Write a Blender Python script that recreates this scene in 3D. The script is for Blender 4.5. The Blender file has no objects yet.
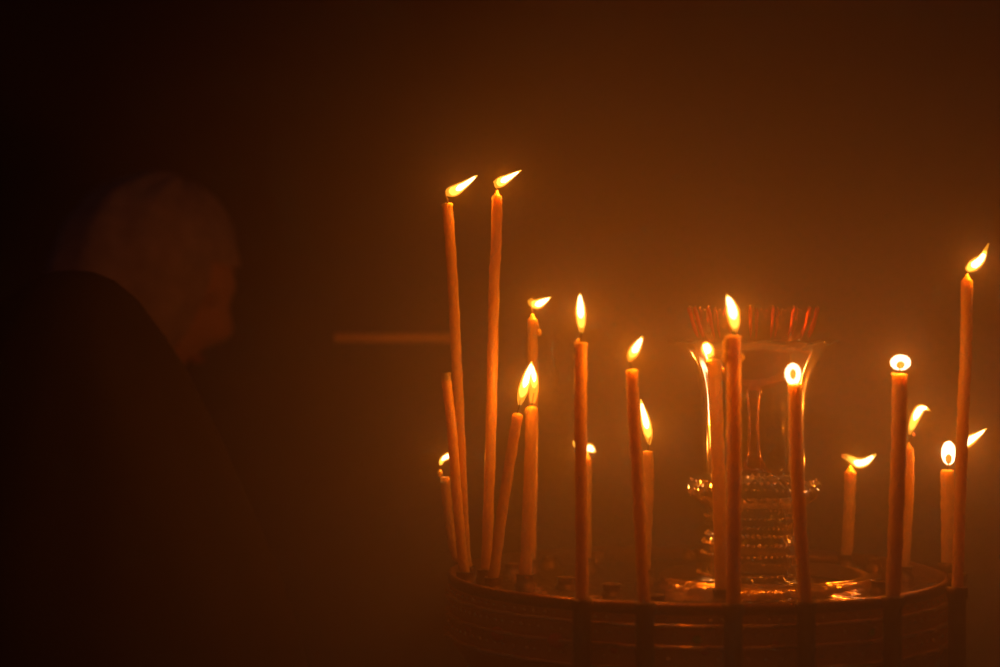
import bpy, bmesh, math, random
from mathutils import Vector, Matrix
random.seed(7)
S = bpy.context.scene
C = S.collection
PI = math.pi
H = 1.35            # camera height; the candle tray stands 1.5 m in front of it
F = 2000.0          # focal length in pixels of a 1000 px wide frame

# ------------------------------------------------------------------ camera, world, exposure
cd = bpy.data.cameras.new('camera'); cam = bpy.data.objects.new('camera', cd); C.objects.link(cam)
cam.location = (0, -1.5, H); cam.rotation_euler = (PI/2, 0, 0)
cd.lens = 72.0; cd.sensor_width = 36.0; cd.clip_start = 0.01
cd.dof.use_dof = True; cd.dof.focus_distance = 1.46; cd.dof.aperture_fstop = 3.6
S.camera = cam
S.view_settings.view_transform = 'Standard'; S.view_settings.look = 'None'
S.view_settings.gamma = 1.0; S.view_settings.exposure = 0.0
S.view_settings.use_curve_mapping = False
w = bpy.data.worlds.new('world'); S.world = w; w.use_nodes = True
bg = w.node_tree.nodes['Background']; bg.inputs[0].default_value = (0.5, 0.42, 0.62, 1); bg.inputs[1].default_value = 0.0065
cy = S.cycles
cy.use_denoising = True
cy.sample_clamp_indirect = 3.0
cy.max_bounces = 8; cy.transparent_max_bounces = 48; cy.volume_bounces = 0
cy.volume_step_rate = 1.0
cy.caustics_reflective = False; cy.caustics_refractive = False

FLAME_W = 0.165       # watts of one flame
HAZE = 1.35          # peak density of the smoke

# ------------------------------------------------------------------ helpers
def pt(px, py, d):
    return Vector(((px-500)/F*d, d-1.5, H-(py-333.5)/F*d))

def mat(name, color=(.5,.5,.5), rough=.5, metal=0.0, **k):
    m = bpy.data.materials.new(name); m.use_nodes = True
    b = m.node_tree.nodes['Principled BSDF']
    b.inputs['Base Color'].default_value = (*color, 1)
    b.inputs['Roughness'].default_value = rough
    b.inputs['Metallic'].default_value = metal
    for a, v in k.items():
        b.inputs[a].default_value = v
    return m

def add_bump(m, scale, strength, dist=.001, detail=3, stretch=None, vary=None):
    n = m.node_tree.nodes; l = m.node_tree.links; b = n['Principled BSDF']
    tc = n.new('ShaderNodeTexCoord'); mp = n.new('ShaderNodeMapping'); t = n.new('ShaderNodeTexNoise')
    t.inputs['Scale'].default_value = scale; t.inputs['Detail'].default_value = detail
    if stretch: mp.inputs['Scale'].default_value = stretch
    bp = n.new('ShaderNodeBump'); bp.inputs['Strength'].default_value = strength; bp.inputs['Distance'].default_value = dist
    l.new(tc.outputs['Object'], mp.inputs[0]); l.new(mp.outputs[0], t.inputs['Vector'])
    l.new(t.outputs['Fac'], bp.inputs['Height']); l.new(bp.outputs[0], b.inputs['Normal'])
    if vary:
        r = n.new('ShaderNodeValToRGB'); r.color_ramp.elements[0].position = .35; r.color_ramp.elements[1].position = .7
        r.color_ramp.elements[0].color = (*vary[0], 1); r.color_ramp.elements[1].color = (*vary[1], 1)
        l.new(t.outputs['Fac'], r.inputs[0]); l.new(r.outputs[0], b.inputs['Base Color'])
    return m

def glass(name, tint, rough=.03, glossy=(1,1,1), trans=0.0, tcol=(1,1,1), boost=1.0):
    """thin clear glass: see-through by Fresnel, glossy reflection, optional translucency"""
    m = bpy.data.materials.new(name); m.use_nodes = True
    n = m.node_tree.nodes; l = m.node_tree.links; n.clear()
    out = n.new('ShaderNodeOutputMaterial'); fr = n.new('ShaderNodeFresnel'); fr.inputs[0].default_value = 1.5*boost
    tr = n.new('ShaderNodeBsdfTransparent'); tr.inputs[0].default_value = (*tint, 1)
    gl = n.new('ShaderNodeBsdfGlossy'); gl.inputs['Color'].default_value = (*glossy, 1); gl.inputs['Roughness'].default_value = rough
    mx = n.new('ShaderNodeMixShader'); l.new(fr.outputs[0], mx.inputs[0])
    if trans:
        tl = n.new('ShaderNodeBsdfTranslucent'); tl.inputs[0].default_value = (*tcol, 1)
        m2 = n.new('ShaderNodeMixShader'); m2.inputs[0].default_value = trans
        l.new(tr.outputs[0], m2.inputs[1]); l.new(tl.outputs[0], m2.inputs[2]); l.new(m2.outputs[0], mx.inputs[1])
    else:
        l.new(tr.outputs[0], mx.inputs[1])
    l.new(gl.outputs[0], mx.inputs[2]); l.new(mx.outputs[0], out.inputs[0])
    return m

def flame_mat(name, col, strength):
    m = bpy.data.materials.new(name); m.use_nodes = True
    n = m.node_tree.nodes; l = m.node_tree.links; n.clear()
    out = n.new('ShaderNodeOutputMaterial'); e = n.new('ShaderNodeEmission'); t = n.new('ShaderNodeBsdfTransparent'); a = n.new('ShaderNodeAddShader')
    e.inputs[0].default_value = (*col, 1); e.inputs[1].default_value = strength
    l.new(e.outputs[0], a.inputs[0]); l.new(t.outputs[0], a.inputs[1]); l.new(a.outputs[0], out.inputs[0])
    m.cycles.emission_sampling = 'NONE'
    return m

def link(name, bm, m, parent=None, smooth=True):
    me = bpy.data.meshes.new(name); bm.normal_update(); bm.to_mesh(me); bm.free()
    for x in (m if isinstance(m, (list, tuple)) else [m]): me.materials.append(x)
    if smooth:
        for p in me.polygons: p.use_smooth = True
    o = bpy.data.objects.new(name, me); C.objects.link(o)
    if parent: o.parent = parent; o.matrix_parent_inverse = Matrix.Translation(-parent.location)
    return o

def empty(name, loc, label, cat, group=None):
    o = bpy.data.objects.new(name, None); C.objects.link(o); o.location = loc
    o.empty_display_size = .02
    tag(o, label, cat, group); return o

def tag(o, label=None, cat=None, group=None, kind=None):
    if label: o['label'] = label
    if cat: o['category'] = cat
    if group: o['group'] = group
    if kind: o['kind'] = kind
    return o

def smooth_path(pts, n=6):
    """Catmull-Rom through tuples of any length"""
    P = [tuple(p) for p in pts]
    P = [tuple(2*a-b for a, b in zip(P[0], P[1]))] + P + [tuple(2*a-b for a, b in zip(P[-1], P[-2]))]
    out = []
    for i in range(1, len(P)-2):
        for k in range(n):
            t = k/n
            out.append(tuple(.5*(2*b+(c-a)*t+(2*a-5*b+4*c-d)*t*t+(3*b-a-3*c+d)*t**3) for a, b, c, d in zip(P[i-1], P[i], P[i+1], P[i+2])))
    out.append(P[-2])
    return out

def tube(bm, path, seg=12, mi=0, cap=True, wob=0, fy=1.0):
    """path: list of (x,y,z,r); rings carried along by parallel transport"""
    rings = []; n = len(path); side = Vector((0, 1, 0))
    for i, p in enumerate(path):
        c = Vector(p[:3]); a = Vector(path[max(i-1,0)][:3]); b = Vector(path[min(i+1,n-1)][:3])
        t = (b-a)
        t = t.normalized() if t.length > 1e-9 else Vector((0,0,1))
        side = side - t*side.dot(t)
        side = side.normalized() if side.length > 1e-6 else t.orthogonal().normalized()
        s2 = t.cross(side)
        ring = []
        for k in range(seg):
            a_ = 2*PI*k/seg; r = max(p[3], 1e-5)*(1+wob*random.uniform(-1, 1))
            ring.append(bm.verts.new(c + side*(math.cos(a_)*r*fy) + s2*(math.sin(a_)*r)))
        rings.append(ring)
    for i in range(n-1):
        for k in range(seg):
            f = bm.faces.new((rings[i][k], rings[i][(k+1)%seg], rings[i+1][(k+1)%seg], rings[i+1][k])); f.material_index = mi
    if cap:
        for r in (rings[0][::-1], rings[-1]):
            f = bm.faces.new(r); f.material_index = mi
    return bm

def lathe(bm, prof, c=(0,0,0), seg=64, mi=0, mod=None, closed=False):
    """prof: list of (r,z); mod(angle, i, r, z)->(r,z)"""
    rings = []
    for i, (r, z) in enumerate(prof):
        ring = []
        for k in range(seg):
            a = 2*PI*k/seg; rr, zz = (mod(a, i, r, z) if mod else (r, z))
            rr = max(rr, 1e-5)
            ring.append(bm.verts.new((c[0]+rr*math.cos(a), c[1]+rr*math.sin(a), c[2]+zz)))
        rings.append(ring)
    m = len(prof)
    for i in range(m if closed else m-1):
        for k in range(seg):
            f = bm.faces.new((rings[i][k], rings[i][(k+1)%seg], rings[(i+1)%m][(k+1)%seg], rings[(i+1)%m][k])); f.material_index = mi
    return bm

def blob(bm, c, r, sub=2, sc=(1,1,1), mi=0, rot=None):
    M = Matrix.Translation(c) @ (rot or Matrix.Identity(4)) @ Matrix.Diagonal((r*sc[0], r*sc[1], r*sc[2], 1))
    g = bmesh.ops.create_icosphere(bm, subdivisions=sub, radius=1, matrix=M)
    for v in g['verts']:
        for f in v.link_faces: f.material_index = mi
    return bm

def rrot():
    return Matrix.Rotation(random.uniform(0, PI), 4, Vector((random.uniform(-1,1), random.uniform(-1,1), random.uniform(-1,1)+.01)).normalized())

def box(bm, lo, hi, mi=0, bev=0):
    c = (Vector(lo)+Vector(hi))/2; s = Vector(hi)-Vector(lo)
    g = bmesh.ops.create_cube(bm, size=1, matrix=Matrix.Translation(c) @ Matrix.Diagonal((*s, 1)))
    if bev:
        es = list({e for v in g['verts'] for e in v.link_edges})
        bmesh.ops.bevel(bm, geom=es, offset=bev, segments=2, affect='EDGES', profile=.5)
    return bm

# ------------------------------------------------------------------ materials
M_wall = add_bump(mat('old_plaster', (.16,.11,.07), .9), 2.2, .4, .01, 4, vary=((.075,.05,.034), (.115,.078,.052)))
M_floor = add_bump(mat('stone_floor', (.12,.1,.08), .6), 5, .3, .004, vary=((.08,.065,.05), (.13,.1,.08)))
M_brass = add_bump(mat('worn_brass', (.30,.13,.05), .28, 1.0), 60, .35, .0012, 3)
M_brass_hammer = add_bump(mat('hammered_brass', (.55,.28,.09), .15, 1.0), 55, 1.0, .0022, 2)
M_side = add_bump(mat('tarnished_brass_side', (.75,.36,.12), .5, .75), 60, .5, .002, 3)
M_ring = add_bump(mat('dented_polished_brass', (.95,.6,.22), .2, 1.0), 70, .8, .0025, 2)
M_bronze = add_bump(mat('dark_bronze', (.10,.055,.025), .42, 1.0), 90, .3, .001)
M_rail = mat('brass_tube', (.95,.58,.2), .6, 0)
M_wax = mat('beeswax', (.47,.28,.10), .5, 0, **{'Subsurface Weight': 1.0, 'Subsurface Scale': .022})
M_wax.node_tree.nodes['Principled BSDF'].inputs['Subsurface Radius'].default_value = (1.0, .8, .4)
add_bump(M_wax, 240, .35, .0006, 2, (1, 1, .25))
M_wick = mat('charred_wick', (.03,.02,.015), .9)
M_ember = mat('glowing_wick_tip', (.2,.03,.01), .9, **{'Emission Color': (1,.16,.02,1), 'Emission Strength': 1.6})
M_fo = flame_mat('flame_edge', (1,.34,.02), .75)
M_fm = flame_mat('flame_yellow', (1,.5,.06), 1.3)
M_fi = flame_mat('flame_white', (1,.82,.52), 3.0)
M_glass = glass('clear_crystal', (.97,.95,.93), .12, boost=.90)
M_bead = glass('cut_crystal', (.95,.92,.9), .09, boost=2.4)
M_gilt = mat('gilt_beads', (1,.75,.45), .26, 1.0)
M_gold = mat('polished_brass', (.98,.6,.3), .2, 1.0)
M_red = glass('ruby_glass', (1,.88,.83), .12, (1,.55,.35), boost=.82)
M_redrib = glass('ruby_glass_rib', (1,.35,.2), .28, (1,.16,.04), trans=.8, tcol=(1,.05,.01), boost=2.2)
M_gemr = mat('red_stone', (.7,.03,.01), .08, 0, **{'Coat Weight': 1.0})
M_gemg = mat('green_stone', (.05,.45,.05), .08, 0, **{'Coat Weight': 1.0})
M_coat = add_bump(mat('black_wool', (.012,.010,.011), .95), 300, .4, .001)
M_scarf = add_bump(mat('grey_lilac_headscarf', (.34,.27,.30), .9), 60, .4, .002, 3, vary=((.28,.22,.25), (.4,.32,.34)))
M_skin = mat('skin', (.55,.32,.22), .5, 0, **{'Subsurface Weight': .2, 'Subsurface Scale': .01})
M_cloth = add_bump(mat('brown_coat', (.05,.035,.035), .95), 200, .4, .001)
M_dark = mat('dark_brown_hair', (.02,.012,.008), .6)
M_lip = mat('lips', (.4,.13,.1), .5)
M_eye = mat('closed_eyelid', (.42,.24,.17), .5)
M_wood = add_bump(mat('dark_red_wood', (.12,.03,.015), .5), 30, .3, .002, 4, (1, 1, .1), vary=((.09,.02,.01), (.17,.05,.025)))

# ------------------------------------------------------------------ the setting
bm = bmesh.new(); box(bm, (-3.2, 1.15, 0), (3.2, 1.3, 3.4)); tag(link('wall_back', bm, M_wall, smooth=False), kind='structure')
bm = bmesh.new(); box(bm, (-3.2, -2.6, -.1), (3.2, 1.15, 0)); tag(link('floor', bm, M_floor, smooth=False), kind='structure')

# ------------------------------------------------------------------ smoke from the candles, thickest over the stand
hz = bpy.data.materials.new('incense_smoke'); hz.use_nodes = True
n = hz.node_tree.nodes; l = hz.node_tree.links; n.clear()
out = n.new('ShaderNodeOutputMaterial'); vs = n.new('ShaderNodeVolumeScatter')
vs.inputs['Color'].default_value = (.95,.9,.85,1); vs.inputs['Anisotropy'].default_value = .1
tc = n.new('ShaderNodeTexCoord'); mp = n.new('ShaderNodeMapping'); mp.vector_type = 'TEXTURE'
mp.inputs['Location'].default_value = (.22, -.22, H-.15); mp.inputs['Scale'].default_value = (.68, .95, .62)
ln = n.new('ShaderNodeVectorMath'); ln.operation = 'LENGTH'
rp = n.new('ShaderNodeMapRange'); rp.interpolation_type = 'SMOOTHSTEP'
rp.inputs['From Min'].default_value = 0.0; rp.inputs['From Max'].default_value = 1.0
rp.inputs['To Min'].default_value = HAZE; rp.inputs['To Max'].default_value = 0.006
nz = n.new('ShaderNodeTexNoise'); nz.inputs['Scale'].default_value = 3.0; nz.inputs['Detail'].default_value = 1.5
nr = n.new('ShaderNodeMapRange'); nr.inputs['From Min'].default_value = .3; nr.inputs['From Max'].default_value = .7
nr.inputs['To Min'].default_value = .65; nr.inputs['To Max'].default_value = 1.35
mu = n.new('ShaderNodeMath'); mu.operation = 'MULTIPLY'
l.new(tc.outputs['Object'], mp.inputs[0]); l.new(mp.outputs[0], ln.inputs[0]); l.new(ln.outputs['Value'], rp.inputs['Value'])
l.new(tc.outputs['Object'], nz.inputs['Vector']); l.new(nz.outputs['Fac'], nr.inputs['Value'])
l.new(rp.outputs[0], mu.inputs[0]); l.new(nr.outputs[0], mu.inputs[1]); l.new(mu.outputs[0], vs.inputs['Density'])
l.new(vs.outputs[0], out.inputs['Volume'])
bm = bmesh.new(); box(bm, (-.9, -1.0, .6), (1.2, .84, 2.1))
tag(link('smoke_haze', bm, hz, smooth=False), 'thin orange-lit smoke hanging over the burning candles', 'smoke', kind='stuff')

# ------------------------------------------------------------------ candle stand
TX, TY, TR = .147, 0.0, .187
ZR = H-.178          # top of the rim
ZF = ZR-.007         # tray floor
stand = empty('candle_stand', (TX, TY, 0), 'round brass candle stand with beaded side holding all the candles', 'candle stand')
bm = bmesh.new()
lathe(bm, [(0.0005,ZF-.003),(.11,ZF-.003),(.118,ZF-.001),(.124,ZF+.001),(.130,ZF-.001),(.17,ZF-.0005),(.178,ZF+.001)], (TX,TY,0), 96)
link('tray', bm, M_brass_hammer, stand)
bm = bmesh.new()
lathe(bm, [(.178,ZF+.001),(.181,ZR-.001),(.183,ZR+.0005),(.186,ZR-.0005),(.1868,ZR-.003),(.186,ZR-.006),(.184,ZR-.008)], (TX,TY,0), 128)
link('rim', bm, M_brass, stand)
bm = bmesh.new()
lathe(bm, [(.184,ZR-.008),(.184,ZR-.024),(.1845,ZR-.026),(.184,ZR-.028),(.184,ZR-.036),(.185,ZR-.041),(.186,ZR-.043),(.185,ZR-.045),(.180,ZR-.055),
           (.160,ZR-.085),(.12,ZR-.115),(.06,ZR-.135),(.03,ZR-.15)], (TX,TY,0), 128)
link('bowl_side', bm, M_side, stand)
for zb, nb, rb in ((ZR-.0105, 120, .0015), (ZR-.0205, 130, .0015), (ZR-.0365, 110, .0018)):
    bm = bmesh.new()
    for k in range(nb):
        a = 2*PI*(k+random.uniform(-.15,.15))/nb
        rr = .1855
        blob(bm, (TX+rr*math.cos(a), TY+rr*math.sin(a), zb), rb*random.uniform(.8,1.25), 1, (1,1,.8), rot=rrot())
    link('bead_band', bm, M_gilt, stand, smooth=False)
for zb, rr in ((ZR-.0150, .1855), (ZR-.0290, .1855), (ZR-.0440, .1865)):
    bm = bmesh.new()
    lathe(bm, [(rr+.0024*math.cos(t*PI/8), zb+.0020*math.sin(t*PI/8)) for t in range(16)], (TX,TY,0), 360, closed=True,
          mod=lambda a, i, r, z: (r+.0011*math.sin(a*29)+.0007*math.sin(a*47+zb*900), z))
    link('moulding', bm, M_gold, stand)
# stones set in the side of the bowl
for px, py, kind, sz in ((497,634,'r',.0075),(556,641,'r',.0075),(468,628,'r',.005),(697,640,'g',.0035),(872,632,'g',.003),(775,644,'r',.003),
                         (664,628,'r',.0022),(842,646,'r',.003),(705,652,'r',.003),(925,632,'r',.003),(614,650,'r',.003)):
    x = (px-500)/F*1.35-TX; x = max(-.172, min(.172, x)); yy = -math.sqrt(.185**2-x*x)
    x = (px-500)/F*(1.5+yy)-TX; x = max(-.175, min(.175, x)); yy = -math.sqrt(.185**2-x*x)
    z = H-(py-333.5)/F*(1.5+yy); a = math.atan2(yy, x)
    bm = bmesh.new(); blob(bm, (TX+x, TY+yy, z), sz, 2, (.45,1,.8), rot=Matrix.Rotation(a, 4, 'Z'))
    link('gemstone', bm, M_gemr if kind == 'r' else M_gemg, stand)
bm = bmesh.new()
lathe(bm, [(.03,ZR-.14),(.034,ZR-.16),(.02,ZR-.18),(.017,ZR-.30),(.03,ZR-.32),(.034,ZR-.34),(.03,ZR-.36),(.017,ZR-.38),(.017,.32),(.03,.30),(.034,.28),(.02,.26),(.02,.12),(.04,.10)], (TX,TY,0), 48)
link('column', bm, M_brass, stand)
bm = bmesh.new(); lathe(bm, [(.03,.10),(.06,.085),(.12,.05),(.19,.03),(.20,.02),(.20,.0),(.001,.0)], (TX,TY,0), 64); link('foot', bm, M_brass, stand)
bm = bmesh.new()
lathe(bm, [(.203+.006*math.cos(t*PI/4), ZR-.10+.006*math.sin(t*PI/4)) for t in range(8)], (TX,TY,0), 96, closed=True)
for k in range(6):
    a = 2*PI*k/6
    tube(bm, [(TX+r*math.cos(a), TY+r*math.sin(a), ZR-.10-(.203-r)*.12, .004) for r in (.12,.16,.203)], 8)
link('outer_ring', bm, M_bronze, stand)

def socket_outer(x, y):
    bm = bmesh.new()
    lathe(bm, [(.0001,ZR-.098),(.007,ZR-.098),(.0062,ZR-.085),(.0062,ZR-.006),(.0075,ZR-.004),(.0075,ZR+.002),(.0062,ZR+.003),(.0060,ZR-.055),(.0001,ZR-.055)], (x,y,0), 20)
    link('candle_socket', bm, M_bronze, stand)
def socket_inner(x, y, h=.007):
    bm = bmesh.new()
    lathe(bm, [(.0085,ZF-.003),(.0075,ZF+.001),(.0063,ZF+.002),(.0063,ZF+h),(.0072,ZF+h+.001),(.0063,ZF+h+.0015),(.0054,ZF+h),(.0054,ZF-.001),(.0001,ZF-.001)], (x,y,0), 20)
    link('candle_socket', bm, M_bronze, stand)

# ------------------------------------------------------------------ candles
def candle(label, body, d, hw, flame=None, ring=None, wick=None, drips=(), top='melt', outer=False, core=(.28, 1), cat='candle', base_z=None, power=1.0, dim=0.0, dot=None):
    bp = body[-1]; B = pt(bp[0], bp[1], d)
    bz = (ZR-.053) if outer else (ZF-.001)
    if outer: socket_outer(B.x, B.y)
    else: socket_inner(B.x, B.y)
    root = empty('candle', (B.x, B.y, bz), label, cat, 'thin wax candles on the stand')
    mpp = d/F
    # wax body
    P = smooth_path([(*pt(x, y, d), hw*mpp) for x, y in body], 8)
    last = P[-1]
    P = [p for p in P if p[2] > bz+.012] + [(B.x, B.y, bz+.010, hw*mpp), (B.x, B.y, bz, hw*mpp)]
    P = [(p[0], p[1], p[2], p[3]*(1+.05*math.sin(i*1.7+d*40))) for i, p in enumerate(P)]
    P = P[::-1]
    t0 = P[-1]; up = (Vector(t0[:3])-Vector(P[-3][:3])).normalized()
    def ext(k, r): return (*(Vector(t0[:3])+up*k), r*hw*mpp)
    if top == 'melt': P += [ext(.0006,.92), ext(.0010,.74), ext(.0006,.5), ext(-.0002,.2)]
    elif top == 'cone': P += [ext(.0008,.85), ext(.002,.5), ext(.0035,.28), ext(.005,.16)]
    elif top == 'open': P += [ext(.0008,1.06), ext(.001,.9), ext(-.003,.7), ext(-.006,.3)]
    elif top == 'flare': P += [ext(.0006,1.15), ext(.0016,1.1), ext(.0022,.85), ext(.0012,.4)]
    elif top == 'round': P += [ext(.0008,.93), ext(.0018,.7), ext(.0022,.35)]
    bm = bmesh.new(); tube(bm, P, 18, wob=.03)
    link('wax_body', bm, M_wax, root)
    for (x, y, rx, rz, off) in drips:
        bm = bmesh.new(); c = pt(x, y, d); c.y -= off*mpp
        blob(bm, c, 1, 3, (rx*mpp, rx*mpp*.8, rz*mpp))
        for v in bm.verts: v.co += Vector((random.uniform(-1,1), random.uniform(-1,1), random.uniform(-1,1)))*.00012
        link('wax_drip', bm, M_wax, root)
    if wick:
        bm = bmesh.new(); W = smooth_path([(*pt(x, y, d), .0006) for x, y in wick], 5)
        tube(bm, W, 7)
        wk = link('wick', bm, M_wick, root)
        if dot:
            bm = bmesh.new(); blob(bm, pt(dot[0], dot[1], d-.001), .0011, 2, (1,1,1.3)); link('ember', bm, M_ember, wk)
    if flame:
        bm = bmesh.new(); Q = smooth_path([(*pt(x, y, d), r*mpp*.94) for x, y, r in flame], 5)
        tube(bm, [(a,b,c,r) for a,b,c,r in Q], 16, 0)
        nQ = len(Q)-1
        def sub(lo, hi, sc, mi, dy):
            s = [q for i, q in enumerate(Q) if lo <= i/nQ <= hi]; k = len(s)-1
            # ends rounded off
            s = [(a,b+dy,c,r*sc*min(1, math.sqrt(max(0,(i+.15)/3.2)))) for i,(a,b,c,r) in enumerate(s)]
            tube(bm, s, 14, mi)
        sub(max(0,core[0]-.12), min(1,core[1]), .78, 1, 0)
        sub(min(core[0]+.1,.5), max(core[0]+.35, core[1]-.08), .58, 2, 0)
        link('flame', bm, [M_fo, M_fm, M_fi], root)
        fc = Q[int(nQ*.45)]
        cpos = Vector(fc[:3])
    if ring:
        cx, cyy, rx, ry, hx, hy = ring       # outer ellipse and the offset of its darker heart
        bm = bmesh.new(); c = pt(cx, cyy, d)
        blob(bm, c, 1, 3, (rx*mpp, min(rx,ry)*.8*mpp, ry*mpp), 0)
        # luminous mantle round the darker heart
        N, Mn = 28, 10; rings = []
        for i in range(N):
            a = 2*PI*i/N; ca, sa = math.cos(a), math.sin(a)
            o_ = Vector((rx*ca, 0, ry*sa))*.93
            inn = Vector((hx[0]+1.25*hx[1]*ca, 0, hy[0]+1.1*hy[1]*sa))
            mid = (o_+inn)/2; rad = (o_-inn).length/2; dirv = (o_-inn).normalized()
            rings.append([bm.verts.new(c+(mid+dirv*(rad*math.cos(2*PI*j/Mn))+Vector((0,1,0))*(rad*.9*math.sin(2*PI*j/Mn)))*mpp) for j in range(Mn)])
        for i in range(N):
            for j in range(Mn):
                f = bm.faces.new((rings[i][j], rings[i][(j+1)%Mn], rings[(i+1)%N][(j+1)%Mn], rings[(i+1)%N][j])); f.material_index = 2
        link('flame', bm, [M_fo, M_fm, M_fi], root)
        cpos = c
    if flame or ring:
        L = bpy.data.lights.new('candle_light', 'POINT'); L.color = (1, .195, .006); L.energy = FLAME_W*power
        L.shadow_soft_size = .0025
        lo = bpy.data.objects.new('candle_light', L); C.objects.link(lo); lo.parent = root; lo.location = cpos-root.location
    return root

candle('bowed tall candle, flame blown right, leftmost of the two tallest left-hand candles',
       [(447.5,206),(452,270),(455.5,340),(458.5,400),(462.5,500),(467,585)], 1.52, 5.3,
       flame=[(446,193.5,3),(450,192,5.2),(455,190.5,6),(461,187,5),(467,183,3.6),(473,178.5,2),(477.5,175.3,.3)],
       wick=[(447.5,207),(447.5,200),(445.5,195),(445.8,191)], top='flare', core=(.25,1))
candle('straight tall candle right beside the bowed one, flame streaming up to the right',
       [(497,197),(496,250),(494,285),(491.8,400),(488,520),(486,585)], 1.50, 5.4,
       flame=[(494,184.5,3.2),(497.5,183.5,5),(502,181.3,5.6),(508,178,4.3),(514,174.5,2.6),(521.3,170.2,.3)],
       wick=[(497,198),(497,191),(495,187),(493.5,183)], top='cone', core=(.25,1))
candle('unlit candle with an open broken top, leaning before the bowed tall candle',
       [(445.5,374),(449,402),(452,430),(454.5,465),(459,520),(465,585)], 1.485, 5.0, top='open')
candle('short candle at far left with curled wick, flame half hidden behind taller candles',
       [(445,478),(447,500),(452,540),(464,585)], 1.55, 4.8,
       flame=[(440.3,465.5,1.4),(442,460.5,3),(447,456.5,3.8),(454,455,4.4),(460,454.8,4.2),(465.5,454.6,1.2)],
       wick=[(445,479),(441,475),(437.5,470),(439.5,465.5),(442.5,466)], drips=((440,473,2.6,3.5,2),(443,482,3.2,2.5,3)), top='melt', core=(.1,.95), power=.5)
candle('candle with side wax bump and ragged flame, above the pair of joined flames',
       [(532.6,320),(533,370),(533,430),(531,585)], 1.57, 5.0,
       flame=[(529.3,299.5,2.4),(532.5,303,4.4),(537,304.3,5.4),(541.5,302.5,5),(546,300,3),(551,297,.3)],
       wick=[(532.7,321),(532.5,313),(531,306),(532.4,296)], drips=((538.8,332.5,3.2,3.4,1),(536.5,327,2.5,5,1)), top='cone', core=(.2,1))
candle('candle leaning strongly to the right, its flame merging with the upright neighbour flame',
       [(517.5,416),(511,455),(501,520),(493,585)], 1.45, 5.4,
       flame=[(519.5,405,1.6),(520.8,399,4),(523,391,5.6),(525.6,382,5.6),(528.2,373,4.4),(530.6,366,2.4),(531.8,361,.3)],
       wick=[(517.5,417),(518,411),(519.5,405),(520,400)], top='round', drips=((513.5,418,2.4,4,1),), core=(.3,1))
candle('upright candle whose flame joins that of the leaning candle beside it',
       [(531.5,409),(531,440),(528,520),(525,585)], 1.47, 6.2,
       flame=[(532.5,403,2.6),(533.2,396,4.4),(534,388,5),(534.2,378,4.5),(533,370,2.9),(532.3,363.5,.3)],
       wick=[(531.5,410),(532,404),(533,398),(534,393)], top='round', drips=((526.5,412,2.2,3.2,2),), core=(.5,1), power=.7)
candle('single upright candle with a tall straight pointed flame, left of the middle',
       [(581,345),(580.6,420),(581.5,500),(582,610)], 1.322, 6.3, outer=True,
       flame=[(581.6,332.5,1.4),(581.4,326,3.8),(581,318,5.2),(580.6,311,5.4),(580.2,303,4.2),(580,297,2),(580,293.5,.3)],
       wick=[(580,346),(580.5,339),(581.3,333),(581.4,327)], drips=((576.5,350,2.6,6,2),(577.8,341.5,1.8,2.6,2),(574.8,356,1.6,3,1)), top='flare', core=(.22,1))
candle('short candle behind the upright one with tall pointed flame, mostly hidden',
       [(587.3,459),(587,500),(587,582)], 1.58, 4.6,
       flame=[(573.5,440.5,1),(575,444,2.4),(579,448,3.2),(584,449.5,4.6),(589,448,5.6),(592.5,449.8,4),(595.6,452.5,.6)],
       wick=[(588,460),(588.5,455),(587.5,450)], drips=((590.3,487,2,6,1),(591,470,1.5,5,1)), top='cone', core=(.15,1), power=.7)
candle('candle with flame tilting right, in front of a shorter candle whose flame leans left',
       [(631.8,371),(634,420),(638.5,495),(641.5,557),(645,610)], 1.306, 5.9, outer=True,
       flame=[(629.5,361,1.5),(630.8,357,4.2),(633.3,352.5,5.6),(636.3,347.5,5.2),(639.4,342,3.4),(642.7,336.5,.3)],
       wick=[(631.5,372),(631,366),(630.5,361)], top='melt', core=(.3,1))
candle('shorter candle with long flame leaning left, close behind a taller candle stem',
       [(648,452),(648.8,485),(646.5,535),(645,583)], 1.5, 5.3,
       flame=[(649.6,445,1),(649,439.5,3.2),(648,432,5.2),(646.3,424,5.6),(644.2,415,4.8),(642.2,407,3),(640.8,399,.3)],
       wick=[(648,453),(648.4,447),(649.2,442),(650,436)], drips=((652.5,480,1.7,9,1),(651,500,1.6,6,1)), top='melt', core=(.3,1))
candle('candle with small egg-shaped flame, just left of the thickly dripping candle',
       [(713.5,362),(715,385),(717.5,445),(720,520),(722,600)], 1.385, 6.8,
       flame=[(711,358,2),(710,355,5.2),(708,350.5,7),(706,345.8,6),(704.3,341.5,1.4)],
       wick=[(713.5,363),(712.5,358),(711,354)], drips=((708,364.5,2.6,2.4,2),), top='flare', core=(.2,.95))
candle('candle with thick wax lumps at its top, tall flame before the glass lamp',
       [(733.5,338),(734,400),(734,500),(733,610)], 1.30, 7.2, outer=True,
       flame=[(735,332,1.4),(734.9,326.5,4.6),(734,319,6.6),(732.6,311,7.2),(730.6,304,5.6),(728.5,299,3.4),(726.8,294.5,.3)],
       wick=[(734,339),(734.5,333),(734.8,328)], drips=((725.8,345,3.3,8.5,2),(725,358,3.6,5.5,3),(742,357,2.4,3.6,1),(728.5,339.5,4,2.5,2)), top='flare', core=(.2,1))
candle('candle with a small ring-shaped flame, before the right side of the glass lamp',
       [(795,385),(796,440),(799.5,520),(806,610)], 1.307, 6.6, outer=True,
       ring=(793,374,8.2,11.2,(0,2.9),(0,5.2)), wick=[(795,386),(794.5,380),(793.5,375)], top='melt', power=.8)
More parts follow.
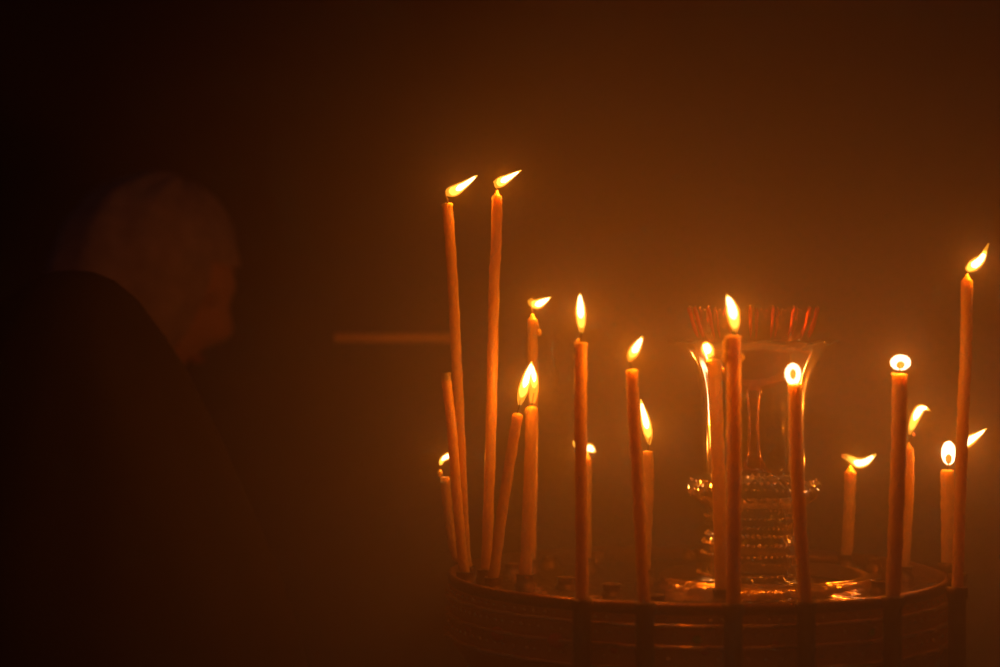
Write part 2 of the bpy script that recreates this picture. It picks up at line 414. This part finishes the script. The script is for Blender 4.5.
candle('short candle right of the glass lamp, flame curling sideways from a bent wick',
       [(850.3,472),(850,490),(848.3,530),(846,577)], 1.60, 5.8,
       flame=[(842,456.3,1.3),(846,456.8,2.9),(850,458.8,3.8),(855,461.7,5.2),(860,463.2,5.8),(866,461.5,5),(871,458,3.2),(876.3,454,.3)],
       wick=[(850.5,473),(851,464),(848,458),(843.5,456)], top='cone', core=(.28,1), dot=(843,456))
candle('thick candle with a wide low flame, right of the glass lamp',
       [(899.5,375),(898.8,440),(896,520),(892.5,610)], 1.336, 7.6, outer=True,
       ring=(900.5,362.5,10.8,8,(0,3.6),(-2.4,3.6)), wick=[(899.5,376),(900,369),(900.5,364)], drips=((892.5,375,2,2.2,1),), top='melt')
candle('candle just right of the thick one, its slanting flame cut off broad at the top',
       [(909,449),(909,490),(906.5,535),(904,583)], 1.52, 5.0,
       flame=[(909.5,434.5,1),(911,429,3.4),(913.5,422,4.9),(917,414,5.8),(920.8,408.8,5.4),(925.5,408.3,2.8),(931,411.3,.3)],
       wick=[(909,450),(909.5,443),(911,437),(913.5,434)], drips=((905.5,452,1.8,5,1),(904.5,500,1.6,9,1)), top='cone', core=(.25,.95), dot=(914,434.5))
candle('candle with a rounded upright flame, just left of the tallest candle at the right edge',
       [(947.2,471),(947.6,500),(948,535),(948,610)], 1.53, 6.8, outer=True,
       ring=(948.6,453,7.8,12.8,(0,2.6),(-6,4.6)), wick=[(947.2,472),(948,466),(948.4,460)], top='melt')
candle('tallest candle at the right edge, with a flame flicking up to the right',
       [(967,281),(966,350),(963.5,400),(961.5,460),(959,530),(957,610)], 1.385, 5.9, outer=True,
       flame=[(965.5,267.5,1.6),(968.5,268,4.6),(972.5,266,6.2),(976.8,263,6.2),(981,259,5),(984,254,3.2),(986,249,1.8),(989,243,.3)],
       wick=[(967,282),(966.5,276),(967.5,270)], top='cone', core=(.15,.82))
candle('candle hidden behind the tallest right-hand one, only its flame pointing out to the right',
       [(961.5,453),(960.5,500),(958.5,550),(957,610)], 1.46, 5.0, outer=True,
       flame=[(959,447,2.5),(963,444.5,6),(969,440.6,6.4),(975,437,4.8),(981,432.8,2.8),(987,428.3,.3)],
       wick=[(961.5,454),(961,448)], top='round', core=(.05,1))
# empty sockets still free on the tray
for px, d in ((549,1.60),(566,1.46),(596,1.64),(513,1.55),(655,1.36),(612,1.42),(873,1.58),(690,1.66),(880,1.44)):
    p = pt(px, 580, d); socket_inner(p.x, p.y, .006)

# ------------------------------------------------------------------ crystal oil lamp
GD = 1.50
gm = GD/F; GX = (753.5-500)*gm; GY = 0.0
def gz(py): return H-(py-333.5)*gm
lamp = empty('oil_lamp', (GX, GY, ZF-.003), 'clear cut-glass oil lamp with flared mouth and red inner cup, on the stand', 'oil lamp')
ZB = ZF-.003
prof = [(84,342),(80,344.5),(74,349),(68,356),(62,366),(57,378),(54,392),(52.5,410),(51.5,430),(51,450),(51,468),(50,474)]
outer_ = [(r*gm, gz(y)) for r, y in smooth_path([(r,y) for r,y in prof], 3)]
inner_ = [(r-.0022, z) for r, z in outer_[::-1]]
def flute(a, i, r, z):
    k = max(0, (z-gz(400))/(gz(342)-gz(400)))
    return r*(1+.008*math.cos(16*a)+.012*k*k*math.cos(16*a)), z+.0010*k*k*math.cos(16*a)
bm = bmesh.new(); lathe(bm, outer_+inner_, (GX,GY,0), 128, mod=flute)
link('flared_bowl', bm, M_glass, lamp)
def cut(nn, dep):
    def f(a, i, r, z):
        return r+dep*(abs(((a*nn/(2*PI)+(i%2)*.5)%1)-.5)*2-.5), z
    return f
bm = bmesh.new()
lathe(bm, [(r*gm, gz(y)) for r,y in ((50,472),(57,475),(62,479),(65.5,484),(67,488),(65.5,493),(61,498),(55,502),(50,505))], (GX,GY,0), 112, mod=cut(28,.0010))
link('collar', bm, M_glass, lamp, smooth=False)
bm = bmesh.new()
lathe(bm, [(r*gm, gz(y)) for r,y in ((50,505),(47,511),(47,519),(44,526),(44,532),(48,539),(49.5,546),(50,553),(50,561),(52,569),(55,575),(60,580),(62,583),(58,584),(10,584))], (GX,GY,0), 112, mod=cut(28,.0004))
link('base_drum', bm, M_glass, lamp, smooth=False)
for y, r, nb, rb, gilt in ((479,62,60,1.0,1),(485,66,60,.9,0),(495,62,60,.9,1),(515,49,64,.8,1),(523,48,64,.8,0),(533,48,56,1.0,1),(541,50,56,1.35,1),(552,51.5,56,1.05,1),(571,55,60,.9,1)):
    bm = bmesh.new()
    for k in range(nb):
        a = 2*PI*k/nb
        blob(bm, (GX+r*gm*math.cos(a), GY+r*gm*math.sin(a), gz(y+random.uniform(-.4,.4))), rb*gm*random.uniform(.7,1.4)*1.5, 1, rot=rrot())
    link('bead_band', bm, M_gilt if gilt else M_bead, lamp, smooth=False)
bm = bmesh.new()
lathe(bm, [(83.6*gm+.0009*math.cos(t*PI/4), gz(342)+.0009*math.sin(t*PI/4)) for t in range(8)], (GX,GY,0), 128, closed=True, mod=flute)
link('rolled_lip', bm, M_bead, lamp)
# raised polished ring of the tray round the lamp's foot
bm = bmesh.new()
lathe(bm, [(.062,ZF-.002),(.066,ZF+.001),(.071,ZF+.005),(.075,ZF+.0065),(.079,ZF+.004),(.0815,ZF-.001),(.082,ZF-.003)], (GX+.009,GY,0), 96)
link('raised_ring', bm, M_ring, stand)
# inner cup
bm = bmesh.new()
cp = [(61,309),(60,318),(58,327),(55,337),(50,350),(44,366),(36,378),(22,386),(10,390),(7,400),(6,430),(8,455),(14,468),(20,472)]
co = [(r*gm, gz(y)) for r,y in smooth_path(cp, 2)]
def scal(a, i, r, z):
    k = max(0, (z-gz(335))/(gz(308)-gz(335)))
    return r*(1+.05*k*math.cos(18*a)), z+.002*k*math.cos(18*a)
lathe(bm, co+[(max(r-.0018,.0003), z) for r,z in co[::-1]], (GX,GY,0), 144, mod=scal)
cup = link('inner_cup', bm, M_red, lamp)
bm = bmesh.new()
for k in range(18):
    a = 2*PI*k/18
    P = []
    for r, y, w_ in ((65,307.5,.5),(64,310,1.7),(62.2,314,2.0),(61,319,1.7),(59.5,326,1.6),(57,333,1.1),(55,338,.2)):
        P.append((GX+(r+.6)*gm*math.cos(a), GY+(r+.6)*gm*math.sin(a), gz(y), w_*gm))
    tube(bm, smooth_path(P, 3), 8)
link('petal_ribs', bm, M_redrib, cup, smooth=False)
bm = bmesh.new()
for k in range(36):
    a = 2*PI*k/36; r = (64 if k % 2 == 0 else 60)*gm
    blob(bm, (GX+r*math.cos(a), GY+r*math.sin(a), gz(306.5 if k % 2 == 0 else 310)), 1.5*gm, 1, rot=rrot())
link('rim_beads', bm, M_gilt, cup, smooth=False)

# ------------------------------------------------------------------ brass rail on the wall behind
rail = empty('brass_rail', (pt(390,338,2.05).x, .55, H-.01), 'short horizontal brass rail, out of focus, left of the tall candles', 'rail')
a_, b_ = pt(334,338,2.05), pt(452,338,2.05)
bm = bmesh.new(); tube(bm, [(a_.x,a_.y,a_.z,.001),(a_.x+.001,a_.y,a_.z,.0048),(b_.x-.001,b_.y,b_.z,.0048),(b_.x,b_.y,b_.z,.001)], 16)
link('rail_bar', bm, M_rail, rail)
for x in (a_.x+.015, b_.x-.015):
    bm = bmesh.new(); tube(bm, [(x, a_.y+.003, a_.z, .003), (x, 1.152, a_.z, .003)], 10); link('bracket', bm, M_bronze, rail)

# ------------------------------------------------------------------ reddish post at the far left
pb = pt(53,200,2.5)
bm = bmesh.new(); lathe(bm, [(.001,0),(.03,0),(.03,.03),(.014,.05),(.012,.3),(.012,H+.10),(.014,H+.11),(.009,H+.125),(.007,H+.135),(.001,H+.14)], (pb.x,pb.y,0), 24)
tag(link('wooden_post', bm, M_wood), 'thin dark red wooden post behind the two people', 'post')

# ------------------------------------------------------------------ people
def loft(bm, rings, seg=48, mod=None):
    """rings: (cx, cy, cz, rx, ry)"""
    R = []
    for i, (cx, cy_, cz, rx, ry) in enumerate(rings):
        ring = []
        for k in range(seg):
            a = 2*PI*k/seg; s = 1+(mod(a, i) if mod else 0)
            ring.append(bm.verts.new((cx+rx*s*math.cos(a), cy_+ry*s*math.sin(a), cz)))
        R.append(ring)
    for i in range(len(R)-1):
        for k in range(seg): bm.faces.new((R[i][k], R[i][(k+1)%seg], R[i+1][(k+1)%seg], R[i+1][k]))
    bm.faces.new(R[0][::-1]); bm.faces.new(R[-1])
    return bm

def skinned(name, joints, edges, m, parent, M, sub=2):
    me = bpy.data.meshes.new(name); me.from_pydata([M @ Vector(j[:3]) for j in joints], edges, [])
    o = bpy.data.objects.new(name, me); C.objects.link(o); me.materials.append(m)
    o.parent = parent; o.matrix_parent_inverse = Matrix.Translation(-parent.location)
    sk = o.modifiers.new('skin', 'SKIN'); sk.use_smooth_shade = True
    for i, j in enumerate(joints):
        v = me.skin_vertices[0].data[i]; r = j[3]
        v.radius = (r, r) if not isinstance(r, tuple) else r
        v.use_root = (i == 0)
    sb = o.modifiers.new('sub', 'SUBSURF'); sb.levels = sub; sb.render_levels = sub
    return o

def person(label, x, y, height, yaw, nod, coat):
    """a standing figure facing +X before it is turned by yaw; head bowed by nod"""
    root = empty('person', (x, y, 0), label, 'person')
    s = height/1.65
    M = Matrix.Translation((x, y, 0)) @ Matrix.Rotation(yaw, 4, 'Z') @ Matrix.Diagonal((s, s, s, 1))
    # local: +X forward, +Y left, z up
    J = [(0,0,.90,(.12,.12)), (.0,0,1.08,(.11,.11)), (0,0,1.26,(.12,.12)), (-.01,0,1.37,(.09,.08)), (.01,0,1.43,(.05,.05)), (.02,0,1.50,(.055,.055)), (.03,0,1.58,(.05,.05))]
    E = [(i,i+1) for i in range(6)]
    def chain(start, pts):
        p = start
        for q in pts: J.append(q); E.append((p, len(J)-1)); p = len(J)-1
        return p
    for sd in (1,-1):
        chain(0, [(0,.09*sd,.84,.085),(.01,.09*sd,.48,.055),(-.01,.09*sd,.10,.038),(.03,.09*sd,.045,.038),(.14,.10*sd,.03,.028)])
        h = chain(2, [(0,.15*sd,1.33,.045),(.0,.18*sd,1.10,.040),(.13,.15*sd,.99,.033),(.22,.07*sd,1.01,.022),(.26,.045*sd,1.015,.024)])
        for f, (dy, ln_) in enumerate(((.022,.055),(.008,.065),(-.006,.060),(-.020,.048))):
            chain(h, [(.28,(.045+dy)*sd,1.015,.009),(.28+ln_*.55,(.042+dy)*sd,1.005,.008),(.28+ln_*.9,(.040+dy)*sd,.985,.007)])
        chain(h-1, [(.235,.045*sd,1.035,.010),(.27,.02*sd,1.045,.009)])
    body = skinned('body', J, E, M_skin, root, M)
    # head with a face
    HM = M @ Matrix.Translation((.03,0,1.50)) @ Matrix.Rotation(nod, 4, 'Y')
    bm = bmesh.new(); bmesh.ops.create_uvsphere(bm, u_segments=40, v_segments=28, radius=1)
    for v in bm.verts:
        c = v.co.copy(); X, Y, Z = c
        px, py_, pz = X*.098, Y*.075, Z*.115
        if Z < 0:
            k = -Z; py_ *= 1-.38*k*k; px = px*(1-.25*k) + .022*k*(1 if X > -.2 else 0)
        if X > .3:
            nose = math.exp(-((Y/.16)**2)-((Z+.16)/.20)**2); px += .022*nose*(1 if Z > -.42 else .5)
            px -= .010*(math.exp(-((abs(Y)-.38)/.17)**2-((Z-.10)/.14)**2))          # eye hollows
            px += .006*math.exp(-((Z-.30)/.1)**2-((Y)/.5)**2)                         # brow
            px += .006*math.exp(-((Z+.52)/.07)**2-((Y)/.25)**2)                       # lips
            px += .010*math.exp(-((Z+.85)/.15)**2-((Y)/.3)**2)                        # chin
        if abs(Y) > .9 and -.35 < Z < .2 and -.35 < X < .15: py_ += .012*(1 if Y > 0 else -1)
        v.co = HM @ Vector((px, py_, pz+.085))
    head = link('head', bm, M_skin, root)
    for sd in (1,-1):
        bm = bmesh.new()
        tube(bm, smooth_path([(*(M @ Vector((a,b*sd,c))), r_*s) for a,b,c,r_ in ((0,.11,1.34,.055),(.0,.165,1.27,.062),(.0,.185,1.10,.060),(.06,.18,1.04,.056),(.14,.145,.99,.050),(.19,.10,1.0,.050))], 4), 16, wob=.02)
        link('sleeve', bm, coat, root)
    for sd in (1,-1):
        bm = bmesh.new(); blob(bm, HM @ Vector((.082,.030*sd,.098)), .012*s, 2, (1,1.2,.7)); link('eye', bm, M_eye, head)
    bm = bmesh.new(); blob(bm, HM @ Vector((.090,0,.022)), .012*s, 2, (.8,1.9,.45)); link('mouth', bm, M_lip, head)
    return root, M, HM, s

# hooded figure in black, nearer
d1 = 1.66; c1 = pt(72,270,d1)
r1, M1, HM1, s1 = person('person in black hood and long coat seen from behind, dark outline at lower left', c1.x-.02, c1.y, 1.29, math.radians(55), .15, M_coat)
def fold(a, i): return .018*math.sin(7*a+i*.3)+.012*math.sin(13*a-i*.2)
mp1 = d1/F
silh = [(270,2),(272,22),(280,42),(300,66),(330,88),(365,112),(400,130),(440,150),(480,168),(520,184),(560,200),(610,216),(667,230),(740,246),(830,258)]
rg = [(c1.x, c1.y+.0, H-(py-333.5)*mp1, hwid*mp1, hwid*mp1*(.95 if py < 480 else .8)) for py, hwid in silh]
rg += [(c1.x, c1.y, .8, .215, .19), (c1.x, c1.y, .45, .225, .20), (c1.x, c1.y, .12, .24, .21)]
rg = rg[::-1]
bm = bmesh.new(); loft(bm, rg, 56, lambda a, i: fold(a, i)*(1 if i < 14 else .3))
link('hooded_coat', bm, M_coat, r1)

# second figure in a pale headscarf, behind, looking right with bowed head
d2 = 2.2; c2 = pt(128,300,d2)
r2, M2, HM2, s2 = person('person in pale grey headscarf, head bowed, facing right behind the black hood', c2.x-.03, c2.y, 1.47, -.10, .42, M_cloth)
bm = bmesh.new(); bmesh.ops.create_uvsphere(bm, u_segments=48, v_segments=32, radius=1)
kill = []
for v in bm.verts:
    X, Y, Z = v.co
    f = 1+.02*math.sin(9*math.atan2(Y, X)+5*Z)+.012*math.sin(15*Z+4*Y)
    p = Vector((X*.118*f-.012, Y*.100*f, Z*.135*f+.082))
    if X > .80 and -.75 < Z < .42: kill.append(v)
    v.co = HM2 @ p
bmesh.ops.delete(bm, geom=kill, context='VERTS')
link('headscarf', bm, M_scarf, r2)
bx, by = c2.x-.03, c2.y
bm = bmesh.new()
loft(bm, [(bx,by,.12,.24,.22),(bx,by,.5,.22,.20),(bx,by,.85,.20,.19),(bx,by,1.05,.185,.22),(bx,by,1.15,.17,.21),(bx,by,1.20,.13,.17),(bx+.01,by,1.25,.085,.10),(bx+.02,by,1.29,.07,.075)], 48, lambda a, i: .02*math.sin(8*a+i))
link('coat', bm, M_cloth, r2)
